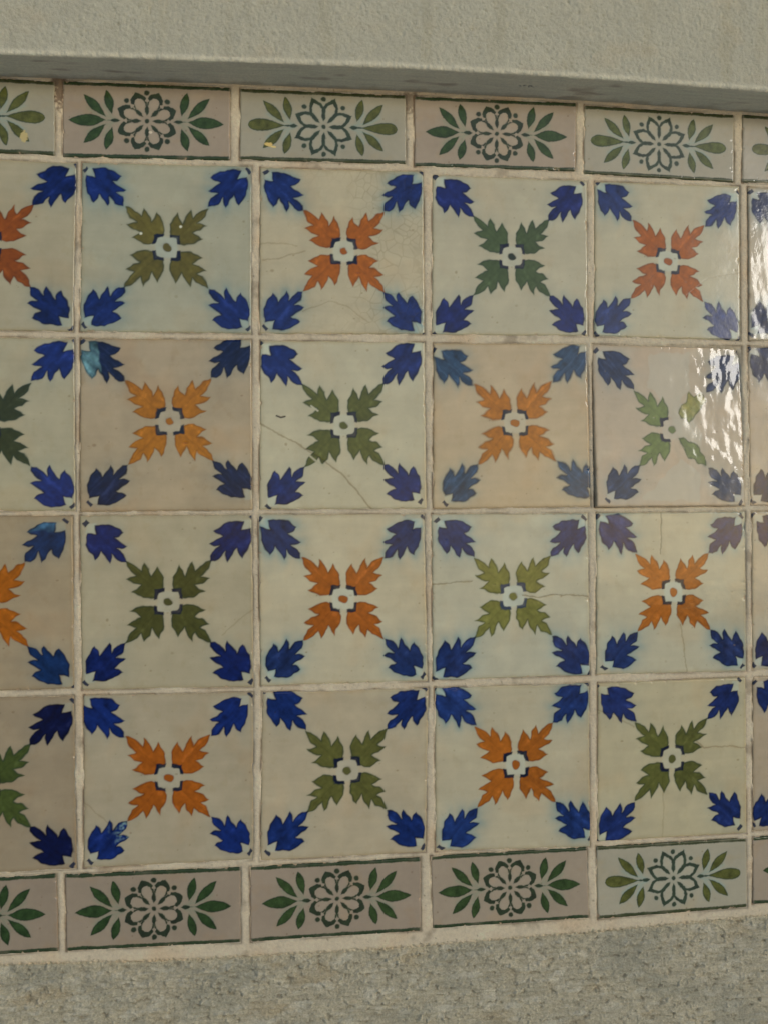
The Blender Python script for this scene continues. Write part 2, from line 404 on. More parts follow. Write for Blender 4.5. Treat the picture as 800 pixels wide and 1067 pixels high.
    base = mix(base, base * np.array([1.05, 1.18, 1.28]), sq * .85)
    # little cobalt touch in the very corner
    cx = sstep(.035, .0, np.abs(fx + fy - 3.90 - .02 * qx + .03 * noise(x * 9, y * 9, seed)) - .045) * sstep(.13, .09, np.abs(fx - fy - dens * .15))
    base = mix(base, np.ones_like(base) * alb((22, 30, 46)), cx * .95)
    base = mix(base, np.ones_like(base) * alb(s.get('rim', NAVY), 1.0), sstep(.02, -.014, d_br + .01 * noise(x * 12, y * 12, seed)) * m_br * np.clip(.97 + .1 * n2, 0, 1))
    dot = alb(s['acc'], 1.3) * (np.array([.9, 1.0, .5]) if s['acc'][0] > 130 else 1.0)
    if key == 'A3': dot = alb((30, 40, 30))
    base = mix(base, np.ones_like(base) * dot * .9, sstep(.018, -.014, d_dot + .012 * noise(x * 9, y * 9, seed + 1)))
    base = mix(base, np.ones_like(base) * alb((60, 52, 40)), np.exp(-np.abs(d_dot) / .014) * .35)
    # cracks, crazing, pinholes
    groove = np.zeros_like(x)
    for st_, pts in CRACKS.get(key, []):
        uu = U + .006 * noise(U * 14, V * 14, seed + 61) + .003 * noise(U * 50, V * 50, seed + 62)
        vv = V + .006 * noise(U * 14, V * 14, seed + 63) + .003 * noise(U * 50, V * 50, seed + 64)
        dd = dist_line(uu, vv, pts)
        g = sstep(.0065, .001, dd) * st_
        groove = np.maximum(groove, g)
    if s.get('craze'):
        rs = np.random.RandomState(4)
        pc = rs.rand(330, 2) * np.array([1.1, 1.1]) - .05
        f1 = np.full(x.shape, 9.); f2 = np.full(x.shape, 9.)
        ww = U + .02 * noise(U * 9, V * 9, 5); vv = V + .02 * noise(U * 9, V * 9, 6)
        for (a, c) in pc:
            d = np.hypot(ww - a, vv - c); f2 = np.minimum(f2, np.maximum(f1, d)); f1 = np.minimum(f1, d)
        g = sstep(.008, .001, f2 - f1) * (.30 + .2 * noise(U * 7, V * 7, 8)) * np.clip(sstep(.50, .72, U + .15 * noise(U * 4, V * 4, 7)) + .35 * sstep(.2, .0, V) + .2 * sstep(.8, 1., V) + .12, 0, 1)
        groove = np.maximum(groove, g)
    stainc = np.zeros_like(x)
    for st_, pts in CRACKS.get(key, []):
        stainc = np.maximum(stainc, np.exp(-dist_line(U, V, pts) / .012) * st_ * np.clip(.5 + noise(U * 18, V * 18, seed + 66), 0, 1))
    base = mix(base, base * np.array([.80, .70, .56]), stainc * .6)
    base = mix(base, base * np.array([.50, .43, .34]), groove * .85)
    rs = np.random.RandomState(seed)
    pits = np.zeros_like(x)
    for k in range(26):
        a, c = rs.rand(2) * 4 - 2; rad = rs.uniform(.006, .022) * (1.6 if rs.rand() < .12 else 1)
        near = (np.abs(x - a) < .1) & (np.abs(y - c) < .1)
        if near.any():
            pits[near] = np.maximum(pits[near], sstep(rad * 1.6, rad * .4, np.hypot((x[near] - a) * rs.uniform(.5, 1.2), y[near] - c)) * rs.uniform(.25, .8))
    base = mix(base, base * np.array([.60, .52, .42]), pits)
    if key == 'A1':
        for a, c in ((-.62, .33), (.33, .52)):
            t = sstep(.045, .02, np.hypot(x - a, y - c)); base = mix(base, np.ones_like(base) * alb((190, 182, 150)), t)
    if key == 'B2':
        t = sstep(.03, .01, dist_line(x, y, [(-1.62, .26), (-1.52, .22), (-1.42, .24)])); base = mix(base, np.ones_like(base) * alb((50, 44, 36)), t)
        t = sstep(.03, .01, dist_line(x, y, [(-.78, .48), (-.62, .36)])); base = mix(base, np.ones_like(base) * alb((150, 146, 122)), t)
        t = sstep(.035, .01, dist_line(x, y, [(-.86, -.72), (-.66, -.90), (-.52, -.98)])); base = mix(base, np.ones_like(base) * alb((140, 136, 110)), t)
    return np.clip(base, .003, .85), groove + pits, (d_out, d_in2)

# ------------------------------------------------------------------ painted border motif (mm from the middle of the tile)
BORDER = {  # bg: own tone, with the dimmer light at lower left partly painted in
 'T0': dict(kind='olive', bg=(124, 123, 104)), 'T1': dict(kind='green', bg=(122, 108, 91)),
 'T2': dict(kind='olive', bg=(126, 124, 105)), 'T3': dict(kind='green', bg=(128, 113, 95)),
 'T4': dict(kind='olive', bg=(132, 129, 110)), 'T5': dict(kind='olive', bg=(126, 122, 106)),
 'U0': dict(kind='green', bg=(108, 94, 78)), 'U1': dict(kind='green', bg=(113, 99, 83)),
 'U2': dict(kind='green', bg=(118, 103, 87)), 'U3': dict(kind='green', bg=(124, 110, 92)),
 'U4': dict(kind='olive', bg=(134, 132, 112)), 'U5': dict(kind='green', bg=(126, 112, 94)),
}

def teardrop(x, y, base, tip, w, widest=.62, blunt=False):
    ax, ay = base; bx, by = tip
    L = math.hypot(bx - ax, by - ay); ux, uy = (bx - ax) / L, (by - ay) / L
    t = ((x - ax) * ux + (y - ay) * uy) / L
    p = np.abs(-(x - ax) * uy + (y - ay) * ux)
    if blunt:
        tt = np.clip(t, 0, 1)
        prof = w * np.where(tt < widest, np.sin(np.clip(tt / widest, 0, 1) * math.pi / 2) ** 1.2, np.sqrt(np.clip(1 - ((tt - widest) / (1 - widest)) ** 2, 0, 1)))
    else:
        tt = np.clip(t, 0, 1)
        prof = w * np.where(tt < widest, np.sin(np.clip(tt / widest, 0, 1) * math.pi / 2) ** 1.1, np.cos(np.clip((tt - widest) / (1 - widest), 0, 1) * math.pi / 2) ** .85)
    d = p - prof
    d = np.where(t < 0, np.hypot(x - ax, y - ay), d); d = np.where(t > 1, np.hypot(x - bx, y - by), d)
    return d

def border_colour(key, U, V, Wmm, Hmm):
    s = BORDER[key]; seed = sum(ord(c) for c in key) * 57
    rnd = random.Random(seed)
    x = (U - .5) * Wmm; y = (.5 - V) * Hmm
    olive = s['kind'] == 'olive'
    wx = x + .35 * noise(x * .12, y * .12, seed) + .22 * noise(x * .5, y * .5, seed + 1) + rnd.uniform(-.8, .8)
    wy = y + .35 * noise(x * .12, y * .12, seed + 3) + .22 * noise(x * .5, y * .5, seed + 4) + rnd.uniform(-.4, .4)
    base = np.ones(x.shape + (3,)) * alb(.55 * np.array(s['bg']) + .45 * np.array((133, 123, 103)))
    n1 = fbm(x * .03, y * .03, seed + 5, 4); n2 = fbm(x * .2, y * .2, seed + 6, 3)
    base = base * (1 + .06 * n1 + .03 * n2 + .02 * noise(x * 1.1, y * 1.1, seed))[..., None]
    warm = sstep(.2, .9, fbm(x * .035 + 4, y * .05, seed + 7, 3))
    base = mix(base, base * np.array([1.05, .97, .86]), warm * .6)
    sx = np.abs(wx); sgn = np.sign(wx + 1e-9)
    # the two sprays of five leaves
    leaves = []
    j = lambda a: a + rnd.uniform(-.5, .5)
    if olive:
        leaves.append(teardrop(sx, wy, (31, 0), (62.8, j(0)), 5.2, .72, True))
    else:
        leaves.append(teardrop(sx, wy, (33, 0), (62.5, j(-.4)), 5.0, .48))
    leaves.append(teardrop(sx, wy, (33, 2.8), (50.6, j(20.5)), 3.7, .52, False))
    leaves.append(teardrop(sx, wy, (33, -3.2), (50.6, j(-19.5)), 3.7, .55, False))
    leaves.append(teardrop(sx, wy, (28, 5.0), (32.5, j(24.2)), 3.6, .55))
    leaves.append(teardrop(sx, wy, (28, -5.5), (32.8, j(-23.8)), 3.6, .55))
    d_leaf = np.minimum.reduce(leaves)
    # stems: pale lines between the leaves, drawn as reserve
    st = np.minimum.reduce([dist_line(sx, wy, [(24, 0), (32, 0), (38, 0)]), dist_line(sx, wy, [(25, 1), (30, 3), (41, 5), (47, 9)]),
                            dist_line(sx, wy, [(25, -1), (30, -3), (41, -5.5), (47, -10)]), dist_line(sx, wy, [(26, .5), (29, 3), (34, 12)]), dist_line(sx, wy, [(26, -.5), (29, -3), (34, -12)])])
    base = mix(base, base * np.array([.82, 1.04, 1.14]) if olive else base * np.array([.80, .98, .93]), np.exp(-st / 1.3) * 1.0)
    node = np.minimum(teardrop(sx, wy, (21.5, 0), (29.5, 0), 1.6, .45), teardrop(sx, wy, (27, 0), (33, 0), .8, .5) + (.0 if olive else .6))
    # flower
    r = np.hypot(wx, wy) / 1.07; th = np.arctan2(wy, wx)
    kk = math.pi / 4
    tp = (th - kk / 2 + math.pi * 4 + kk / 2) % kk - kk / 2           # petals centred on 22.5 + 45k
    ax = r * np.cos(tp); pr = np.abs(r * np.sin(tp))
    if olive:
        ro = 24.0; wo = 6.6; wi = 4.6; r0 = 5; ri = 20.2
        outer = np.interp(ax, [3, 8, 13.5, 17.5, 21, ro], [.6, 3.2, 5.9, 5.0, 2.6, 0])
        inner = np.interp(ax, [4, 8, 13.5, 17, ri], [.1, 2.0, 4.3, 3.2, 0])
    else:
        ro = 23.4; ri = 20.6
        outer = np.interp(ax, [3, 8, 12.5, 16.5, 19.5, 22, ro + .3], [.6, 3.0, 5.0, 6.0, 5.0, 2.4, 0])
        inner = np.interp(ax, [4, 8, 12.5, 15.5, 17.8, 18.6], [.1, 2.2, 3.9, 3.9, 2.4, 0]); ri = 18.6
        outer = outer - 1.3 * np.exp(-((ax - 15.0) / .8) ** 2)
        outer = np.where(ax > 20.5, np.maximum(outer - 0.0, 0), outer)
    d_o = np.maximum(pr - outer, ax - ro); d_i = np.maximum(pr - inner, ax - ri)
    ring = np.maximum(d_o, -d_i)
    ring = np.maximum(ring, (10.2 if olive else 11.5) - ax)                              # outline only round the outer half
    ring = ring + (-.36 if olive else -.12) + .35 * noise(wx * .35, wy * .35, seed + 9)
    tq = (th + math.pi * 4 + kk / 2) % kk - kk / 2                    # spokes and dots on 45k
    ax2 = r * np.cos(tq); pr2 = np.abs(r * np.sin(tq))
    spoke = np.maximum(pr2 - np.interp(ax2, [4.2, 7, 9.5, 13.0], [.1, 1.5, 1.6, .45]), np.maximum(4.2 - ax2, ax2 - 13.0))
    dots = np.hypot(ax2 - 21.6, pr2) - (1.9 if olive else 2.0)
    horiz = (np.abs(np.cos(th)) > .95)
    dots = np.where(horiz, 9, dots)
    cdot = r - 1.7
    cring = np.abs(r - 3.4) - .2 if not olive else np.full(r.shape, 9.)
    d_fl = np.minimum.reduce([ring, spoke, dots, cdot, node])
    # pale reserve round every stroke
    dall = np.minimum(d_leaf, d_fl)
    base = mix(base, base * (np.array([.86, .99, 1.05]) if olive else np.array([.86, .95, .92])), np.exp(-np.maximum(dall, 0) / 1.0) * .55)
    ins = np.exp(-np.maximum(-d_i, 0) / 4) * 0 + (d_i < 0) * (ax > 4)
    base = mix(base, base * 1.06, ins * 1.0)
    lf = alb((74, 76, 34), 1.7) if olive else alb((54, 72, 36), 1.25)
    dk = alb((38, 52, 36), 1.5) if olive else alb((36, 52, 30), 1.1)
    if key in ('U1', 'U0'): lf = alb((46, 66, 32), 1.25); dk = alb((30, 46, 27), 1.1)
    if key in ('T4',): lf = alb((74, 80, 40), 1.7)
    var = (1 + .38 * fbm(x * .16, y * .16, seed + 11, 3) + .15 * noise(x * .9, y * .9, seed + 13))
    c = np.ones_like(base) * lf * var[..., None]
    c = mix(c, np.ones_like(base) * dk, sstep(-1.5, -.2, d_leaf) * .75)
    sf = .55
    base = mix(base, c, sstep(sf, -sf, d_leaf))
    base = mix(base, np.ones_like(base) * dk * var[..., None], sstep(sf, -sf, d_fl) * .95)
    # green bands along both long edges
    top = V * Hmm; bot = (1 - V) * Hmm
    bt = 3.3 + .5 * noise(x * .08, 0 * y, seed + 15) + .25 * noise(x * .6, y * .6, seed + 16)
    endm = sstep(.5, 2.0, np.minimum(U, 1 - U) * Wmm)
    line = alb((54, 62, 34), 1.3) if olive else alb((42, 60, 34), 1.25)
    band = np.maximum(sstep(bt + .45, bt - .45, top), sstep(bt + .5, bt - .5, bot)) * (.5 + .5 * endm)
    fade = np.clip(.97 - .25 * np.maximum(0, fbm(x * .05, V, seed + 17, 3)), 0, 1)
    base = mix(base, np.ones_like(base) * line * (1 + .25 * n2)[..., None], band * fade)
    rim = sstep(1.2, 0, np.minimum(np.minimum(U, 1 - U) * Wmm, np.minimum(top, bot)))
    base = mix(base, base * np.array([.85, .78, .66]), rim * .6)
    rs = np.random.RandomState(seed); pits = np.zeros_like(x)
    for k in range(14):
        a, c_ = (rs.rand() - .5) * Wmm, (rs.rand() - .5) * Hmm; rad = rs.uniform(.3, .8)
        pits = np.maximum(pits, sstep(rad * 1.6, rad * .4, np.hypot(x - a, y - c_)) * rs.uniform(.3, .8))
    base = mix(base, base * np.array([.6, .52, .42]), pits)
    def chip(cx, cy, rx, ry, col, sd):
        t = sstep(1.15, .85, np.hypot((x - cx) / rx, (y - cy) / ry) + .35 * noise(x * .6, y * .6, sd))
        return mix(base, np.ones_like(base) * alb(col), t)
    if key == 'T0': base = chip(47, -16, 3.0, 4.5, (152, 138, 92), 3)
    if key == 'T2': base = chip(-46, -16, 3.2, 1.6, (172, 148, 86), 4); base = chip(-42, -18, 2.2, .9, (176, 156, 100), 6)
    if key == 'T1': base = chip(2.5, -9, 1.2, 1.2, (168, 158, 134), 5)
    return np.clip(base, .003, .85), pits

# ------------------------------------------------------------------ tiles
def tile_mesh(key, name, NU, NV):
    q = np.array(QUAD[key], float); seed = sum(ord(c) for c in key) * 13
    c = q.mean(0)
    q = c + (q - c) * (1 + .9 / np.abs(q[1, 0] - q[0, 0]))          # the joints are narrow
    Wmm = (np.linalg.norm(q[1] - q[0]) + np.linalg.norm(q[3] - q[2])) / 2
    Hmm = (np.linalg.norm(q[2] - q[0]) + np.linalg.norm(q[3] - q[1])) / 2
    def params(n, L):
        e = np.array([0, .25, .6, 1.0, 1.5]) / L
        m = np.linspace(2.1 / L, 1 - 2.1 / L, n)
        return np.concatenate([e, m, 1 - e[::-1]])
    pu = params(NU, Wmm); pv = params(NV, Hmm)
    nu, nv = len(pu), len(pv)
    U, V = np.meshgrid(pu, pv)
    X = (q[0, 0] * (1 - U) + q[1, 0] * U) * (1 - V) + (q[2, 0] * (1 - U) + q[3, 0] * U) * V
    Z = (q[0, 1] * (1 - U) + q[1, 1] * U) * (1 - V) + (q[2, 1] * (1 - U) + q[3, 1] * U) * V
    leaf = key[0] in 'ABCD'
    if leaf: colr, grv, _ = leaf_tile_colour(key, X, Z, U, V)
    else: colr, grv = border_colour(key, U, V, Wmm, Hmm)
    spec = SPEC.get(key, {})
    # hand-made outline
    eu = np.minimum(U, 1 - U) * Wmm; ev = np.minimum(V, 1 - V) * Hmm
    fall = np.exp(-np.minimum(eu, ev) / 3.0)
    X2 = X + .35 * noise(X * .05, Z * .05, seed) * fall + .18 * noise(X * .35, Z * .35, seed + 1) * fall
    Z2 = Z + .35 * noise(X * .05, Z * .05, seed + 2) * fall + .18 * noise(X * .35, Z * .35, seed + 3) * fall
    # surface: gently dished, wavy glaze, rolled arris
    wv = spec.get('wave', 0.0)
    h = .16 * noise(X * .013, Z * .013, seed + 5) + .075 * noise(X * .035, Z * .035, seed + 6) + .012 * noise(X * .11, Z * .11, seed + 7)
    if wv:
        wm = sstep(.45, .80, U) if key == 'B4' else (sstep(1.0, .0, U) * sstep(.45, .85, V) if key == 'A5' else sstep(.25, .0, U) * .5)
        lo = .20 + .80 * wm
        h = h + wv * lo * (.105 * noise(X * .080, Z * .045, seed + 8) + .052 * noise(X * .17, Z * .085, seed + 9) + .008 * noise(X * .36, Z * .2, seed + 10))
        if key == 'B4': h = h + .9 * np.clip(U - .66, 0, 1) ** 2 * 18 * MM * 0
    rx = 1.7
    def roll(e): 
        t = np.clip(e / rx, 0, 1); return -(1 - np.sqrt(np.clip(1 - (1 - t) ** 2, 0, 1))) * 1.3
    chipn = np.maximum(0, fbm(X * .16, Z * .16, seed + 12, 3) - .42) * np.exp(-np.minimum(eu, ev) / 1.2) * 2.2
    h = h + roll(eu) + roll(ev) - chipn - .10 * np.clip(grv, 0, 1)
    rnd = random.Random(seed)
    ta, tb, off = rnd.uniform(-.0035, .0035), rnd.uniform(-.0035, .0035), rnd.uniform(-.25, .25)
    if key == 'B4': ta, tb, off = -.017, -.034, .4
    if key == 'A5': ta, tb, off = -.006, .0, .1
    if key in ('C4',): ta, tb = -.006, -.002
    h = h + (X - c[0]) * ta + (Z - c[1]) * tb + off
    # clay body where chipped
    cm = sstep(.15, .5, chipn)
    colr = mix(colr, np.ones_like(colr) * alb((140, 118, 92)), cm * .8)
    rough = np.full(X.shape, spec.get('rough', .13)) + .05 * np.clip(fbm(X * .02, Z * .02, seed + 20, 3), -1, 1) + .35 * cm + .25 * np.clip(grv, 0, 1)
    co = np.stack([(X2 - c[0]), -h, (Z2 - c[1])], -1).reshape(-1, 3) * MM
    cf = colr.reshape(-1, 3); rf = rough.ravel()
    quads = grid_quads(nu, nv)[:, ::-1]
    # skirt: the clay edge going 9 mm back into the mortar, and a back face
    idx = np.arange(nu * nv).reshape(nv, nu)
    loop = np.concatenate([idx[0, :], idx[1:, -1], idx[-1, -2::-1], idx[-2:0:-1, 0]])
    sk = co[loop].copy(); sk[:, 1] = 9 * MM
    n0 = len(co); m = len(loop)
    a = loop; b_ = np.roll(loop, -1); a2 = n0 + np.arange(m); b2 = np.roll(a2, -1)
    sq = np.stack([a, b_, b2, a2], -1)
    co = np.concatenate([co, sk]); cf = np.concatenate([cf, np.tile(alb((140, 112, 86)), (m, 1))]); rf = np.concatenate([rf, np.full(m, .8)])
    o = make_mesh(name, co, np.concatenate([quads, sq]), cf, {'rough': np.clip(rf, .04, 1)}, GLAZE, None, (c[0] * MM, 0, c[1] * MM))
    return o

LABEL = {
 'A0': 'orange-leaf tile at the left end of the top leaf row, cut by the picture edge',
 'A1': 'bluish-white tile with olive leaves and two pale glaze specks, top leaf row',
 'A2': 'crazed cream tile with orange leaves, top row, fine crackle on its right half',
 'A3': 'cream tile with dark bottle-green leaves around a near-black dot, top leaf row',
 'A4': 'cream tile with orange leaves right of the bottle-green leaf tile, top row',
 'A5': 'sliver of wavy tile with white glare at the right end of the top leaf row',
 'B0': 'tile with blackish green leaves at the left end of the second leaf row',
 'B1': 'brownish stained tile with ochre-orange leaves and one half-teal corner leaf, second row',
 'B2': 'cream tile with olive leaves and a long diagonal crack across its lower left, second row',
 'B3': 'tan tile with ochre-orange leaves and faded slate-blue corner leaves, second row',
 'B4': 'damaged patchy tile with pale green leaves, broken centre and rippled white glare',
 'B5': 'sliver of pinkish tile right of the damaged glaring tile in the second row',
 'C0': 'brownish tile with orange leaves at the left end of the third leaf row',
 'C1': 'tile with dark olive leaves and navy corner leaves directly below the brownish stained tile',
 'C2': 'pale cream tile with orange leaves directly below the diagonally cracked olive-leaf tile',
 'C3': 'bluish-white tile with olive-yellow leaves and a horizontal crack on each side, third row',
 'C4': 'cream tile with orange leaves and a vertical crack above and below its centre, third row',
 'C5': 'sliver of cream tile with dark blue leaves at the right end of the third row',
 'D0': 'dark pinkish-brown tile with grass-green leaves and almost black-blue corners, bottom left',
 'D1': 'tile with orange leaves and one chipped teal-flecked lower left corner leaf, bottom leaf row',
 'D2': 'uncracked tile with olive leaves in the bottom leaf row, between two orange-leaf tiles',
 'D3': 'cream tile with orange leaves between two olive-leaf tiles, bottom leaf row',
 'D4': 'yellowish cream tile with olive leaves and a crack running to its right edge, bottom row',
 'D5': 'sliver of pinkish tile with blue leaves at the right end of the bottom leaf row',
 'T0': 'grey border tile with yellow chip at the left end under the ledge',
 'T1': 'pinkish border tile with green flower under the ledge, above the two-specked olive-leaf tile',
 'T2': 'grey border tile under the ledge with a yellow nick in its lower left leaf',
 'T3': 'pinkish border tile with green flower under the ledge, between two grey olive border tiles',
 'T4': 'last whole grey border tile under the ledge, its lower edge smeared with grout',
 'T5': 'sliver of grey border tile at the right end under the ledge',
 'U0': 'brown border tile with green spray, left end of bottom border, cut by picture edge',
 'U1': 'brown border tile with dark green flower, leftmost whole one of the bottom border',
 'U2': 'pinkish border tile with green flower under the uncracked olive-leaf tile, bottom border',
 'U3': 'light pinkish border tile with green flower, left neighbour of the grey bottom border tile',
 'U4': 'light grey border tile with olive leaves, the only grey one in the bottom border',
 'U5': 'sliver of pinkish border tile at the right end of the bottom border',
}
for key in QUAD:
    if key[0] in 'ABCD':
        o = tile_mesh(key, 'leaf_tile', 226, 226)
        tag(o, LABEL[key], 'wall tile', 'blue-cornered leaf tiles set in four rows')
    else:
        o = tile_mesh(key, 'flower_border_tile', 300, 136)
        tag(o, LABEL[key], 'border tile', 'narrow flower border tiles above the leaf tiles' if key[0] == 'T' else 'narrow flower border tiles below the leaf tiles')

# ------------------------------------------------------------------ the wall: masonry, grout, lower render
wall = bpy.data.objects.new('plastered_wall', None); COL.objects.link(wall)
tag(wall, 'old wall behind the tiles with cream grout joints and rough grey render below', 'wall')

# grout: one sheet of joints, kept only in and around the joints
step = .62
gx = np.arange(-455, 440, step); gz = np.arange(366, -374, -step)
GX, GZ = np.meshgrid(gx, gz)
D = np.full(GX.shape, 60.0); SX = np.zeros(GX.shape)
for key, q in QUAD.items():
    q = np.array(q); q = q.mean(0) + (q - q.mean(0)) * (1 + .9 / abs(q[1, 0] - q[0, 0])); x0, x1 = q[:, 0].min() - 14, q[:, 0].max() + 14; z0, z1 = q[:, 1].min() - 14, q[:, 1].max() + 14
    i0, i1 = np.searchsorted(gx, [x0, x1]); j0, j1 = np.searchsorted(-gz, [-z1, -z0])
    sl = (slice(j0, j1), slice(i0, i1))
    d = sdf_poly(GX[sl], GZ[sl], [q[0], q[1], q[3], q[2]])
    nearer = d < D[sl]
    D[sl] = np.where(nearer, d, D[sl])
    side = np.where(GX[sl] < q[:, 0].mean(), -1.0, 1.0) * (np.abs(GX[sl] - q[:, 0].mean()) / (x1 - x0 - 28) * 2 > .97)
    SX[sl] = np.where(nearer, side, SX[sl])
zlow = np.interp(gx, [-455, -352, -200, -41, 127, 305, 440], [-357, -358.5, -364.5, -366, -364, -359, -358])[None, :]
n_a = fbm(GX * .06, GZ * .06, 3, 4); n_b = fbm(GX * .35, GZ * .35, 9, 3); n_c = noise(GX * .9, GZ * .9, 12)
n_d = fbm(GX * .018, GZ * .018, 77, 2)
wide = np.clip(D, 0, 8)
bead = .95 * (1 - np.exp(-np.clip(D + .3, 0, 9) / 1.0))                                  # 0 at the arris, ~1 mid joint
hg = -1.10 + bead * (1.25 + .50 * n_d) + .22 * n_a + .16 * n_b + .07 * n_c
hg = hg - np.where(D < -.6, (-.6 - D) * (1.1 + .9 * n_a), 0)                              # dives under the tile edge
# where the joint has smeared over an edge
sm = np.maximum(0, fbm(GX * .05 + 9, GZ * .05, 31, 4) - .05) * 1.9
hg = hg + sm * np.exp(-((D + .4) / 1.3) ** 2)
hg = hg - .55 * np.exp(-(D - .5) ** 2 / .5) * sstep(-.2, .5, fbm(GX * .03, GZ * .03, 41, 3)) * (SX < 0)   # open gap at left edges
below = np.clip(zlow - GZ + 1.6 * n_b, 0, 9)
hg = hg - .45 * below - .12 * below ** 2 * (below > 2)
hg = np.where(D > 6, np.minimum(hg, .15) - .0 * D, hg)
keep = (D > -3.6) & (GZ > zlow - 5)
colg = np.ones(GX.shape + (3,)) * alb((172, 159, 132))
colg = colg * (1 + .07 * n_a + .08 * n_b + .05 * n_c)[..., None]
colg = mix(colg, colg * np.array([1.02, .88, .76]), sstep(.0, .9, fbm(GX * .02, GZ * .02, 51, 3)) * .6)
dirt = 1.25 * np.exp(-np.abs(D - .3) / .7) * sstep(-.45, .45, fbm(GX * .03, GZ * .03, 61, 4)) * np.where(SX < 0, 1.0, .55)
colg = mix(colg, np.ones_like(colg) * alb((80, 62, 42)), np.clip(dirt, 0, .9))
spots = np.maximum(sstep(.75, 1.1, fbm(GX * .22, GZ * .22, 71, 3)), .75 * sstep(.45, .95, fbm(GX * .035, GZ * .035, 73, 4)))
colg = mix(colg, np.ones_like(colg) * alb((96, 80, 60)), spots * .6)
# brown stain in the joint right under the ledge
stn = sstep(15, 3, np.hypot((GX + 303) * 1.6, (GZ - 350) * .75) + 5 * n_b) + .75 * sstep(9, 3, np.hypot((GX + 303) * 1.8, (GZ - 338) * .6) + 4 * n_b) + .6 * sstep(14, 5, np.hypot(GX + 15, (GZ - 348)) + 6 * n_b)
colg = mix(colg, np.ones_like(colg) * alb((82, 62, 42)), np.clip(stn, 0, .8))
colg = np.clip(colg, .01, .85)
idx = -np.ones(GX.shape, np.int64); idx[keep] = np.arange(keep.sum())
qd = np.stack([idx[:-1, :-1], idx[1:, :-1], idx[1:, 1:], idx[:-1, 1:]], -1).reshape(-1, 4)
qd = qd[(qd >= 0).all(1)]
co = np.stack([GX[keep], -hg[keep], GZ[keep]], -1) * MM
go = make_mesh('grout', co, qd, colg[keep], None, GROUT, wall)
go['label'] = 'uneven cream grout in the joints, smeared over some tile edges'

# masonry behind everything
import bmesh
bm = bmesh.new(); bmesh.ops.create_cube(bm, size=1)
for v in bm.verts: v.co = Vector((v.co.x * 1.30, v.co.y * .12 + .0675, v.co.z * 1.36))
bmesh.ops.bevel(bm, geom=bm.edges[:], offset=.004, segments=2, affect='EDGES')
me = bpy.data.meshes.new('masonry'); bm.to_mesh(me); bm.free()
MAS, nt, b = new_mat('mortar_bed'); b.inputs['Base Color'].default_value = (.42, .38, .31, 1); b.inputs['Roughness'].default_value = .9
bump(nt, b, noise_node(nt, 300, 4), .5, .001)
me.materials.append(MAS); mo = bpy.data.objects.new('masonry', me); COL.objects.link(mo); mo.parent = wall

# rough grey render below the tiles
gx = np.arange(-470, 455, .72); tz = np.arange(0, 150, .68)
GX, T = np.meshgrid(gx, tz)
zt = np.interp(gx, [-470, -352, -200, -41, 127, 305, 455], [-355, -356.5, -363, -364, -362, -357, -356])[None, :] + 1.4 * fbm(GX[:1] * .05, GX[:1] * 0, 5, 4)
GZ = zt - T
n1 = fbm(GX * .03, GZ * .055, 101, 4); n2 = fbm(GX * .12, GZ * .2, 103, 4); n3 = noise(GX * .55, GZ * .62, 107)
st = fbm(GX * .035, GZ * .35, 109, 3)                       # trowel drag, sideways
rough_h = 1.0 * n1 + .7 * n2 + .3 * n3 + .6 * st + .25 * fbm(GX * .25, GZ * .9, 151, 3)
lumps = sstep(.30, .9, fbm(GX * .16, GZ * .26, 113, 5, .65)) * 1.9 * sstep(-.7, .4, n1)
pit = sstep(.45, 1.0, fbm(GX * .12, GZ * .22, 127, 5, .6)) * 1.5
h = -3.4 + 2.2 * sstep(2, 26, T + 4 * n2) + rough_h + lumps - pit
grain = noise(GX * .9, GZ * .95, 161) + .7 * noise(GX * .45, GZ * .6, 163)
h = h + .22 * grain + .5 * fbm(GX * .05, GZ * .5, 181, 4)
c = np.ones(GX.shape + (3,)) * alb((142, 135, 113))
c = c * (1 + .08 * n1 + .14 * n2 + .10 * n3 + .12 * st + .13 * grain)[..., None]
wash = sstep(.1, .8, fbm(GX * .05, GZ * .11, 171, 5, .65))
c = mix(c, np.ones_like(c) * alb((158, 153, 134)) * (1 + .1 * grain)[..., None], wash * .75)
grey = sstep(-.05, .7, fbm(GX * .014, GZ * .03, 131, 4))
c = mix(c, np.ones_like(c) * alb((116, 114, 98)) * (1 + .1 * n2)[..., None], grey * .5)
ochre = sstep(.25, .9, fbm(GX * .02 + 8, GZ * .04, 137, 4))
c = mix(c, np.ones_like(c) * alb((132, 114, 80)), ochre * .35)
c = mix(c, np.ones_like(c) * alb((164, 157, 134)), np.clip(lumps * .42, 0, .75))
c = mix(c, np.ones_like(c) * alb((78, 70, 54)), np.clip(pit * .32, 0, .6))
c = np.clip(c, .01, .85)
co = np.stack([GX, -h, GZ], -1).reshape(-1, 3) * MM
ro = make_mesh('lower_render', co, grid_quads(len(gx), len(tz))[:, ::-1], c.reshape(-1, 3), None, RENDERM, wall)
ro['label'] = 'rough mottled grey-beige cement render below the bottom border'

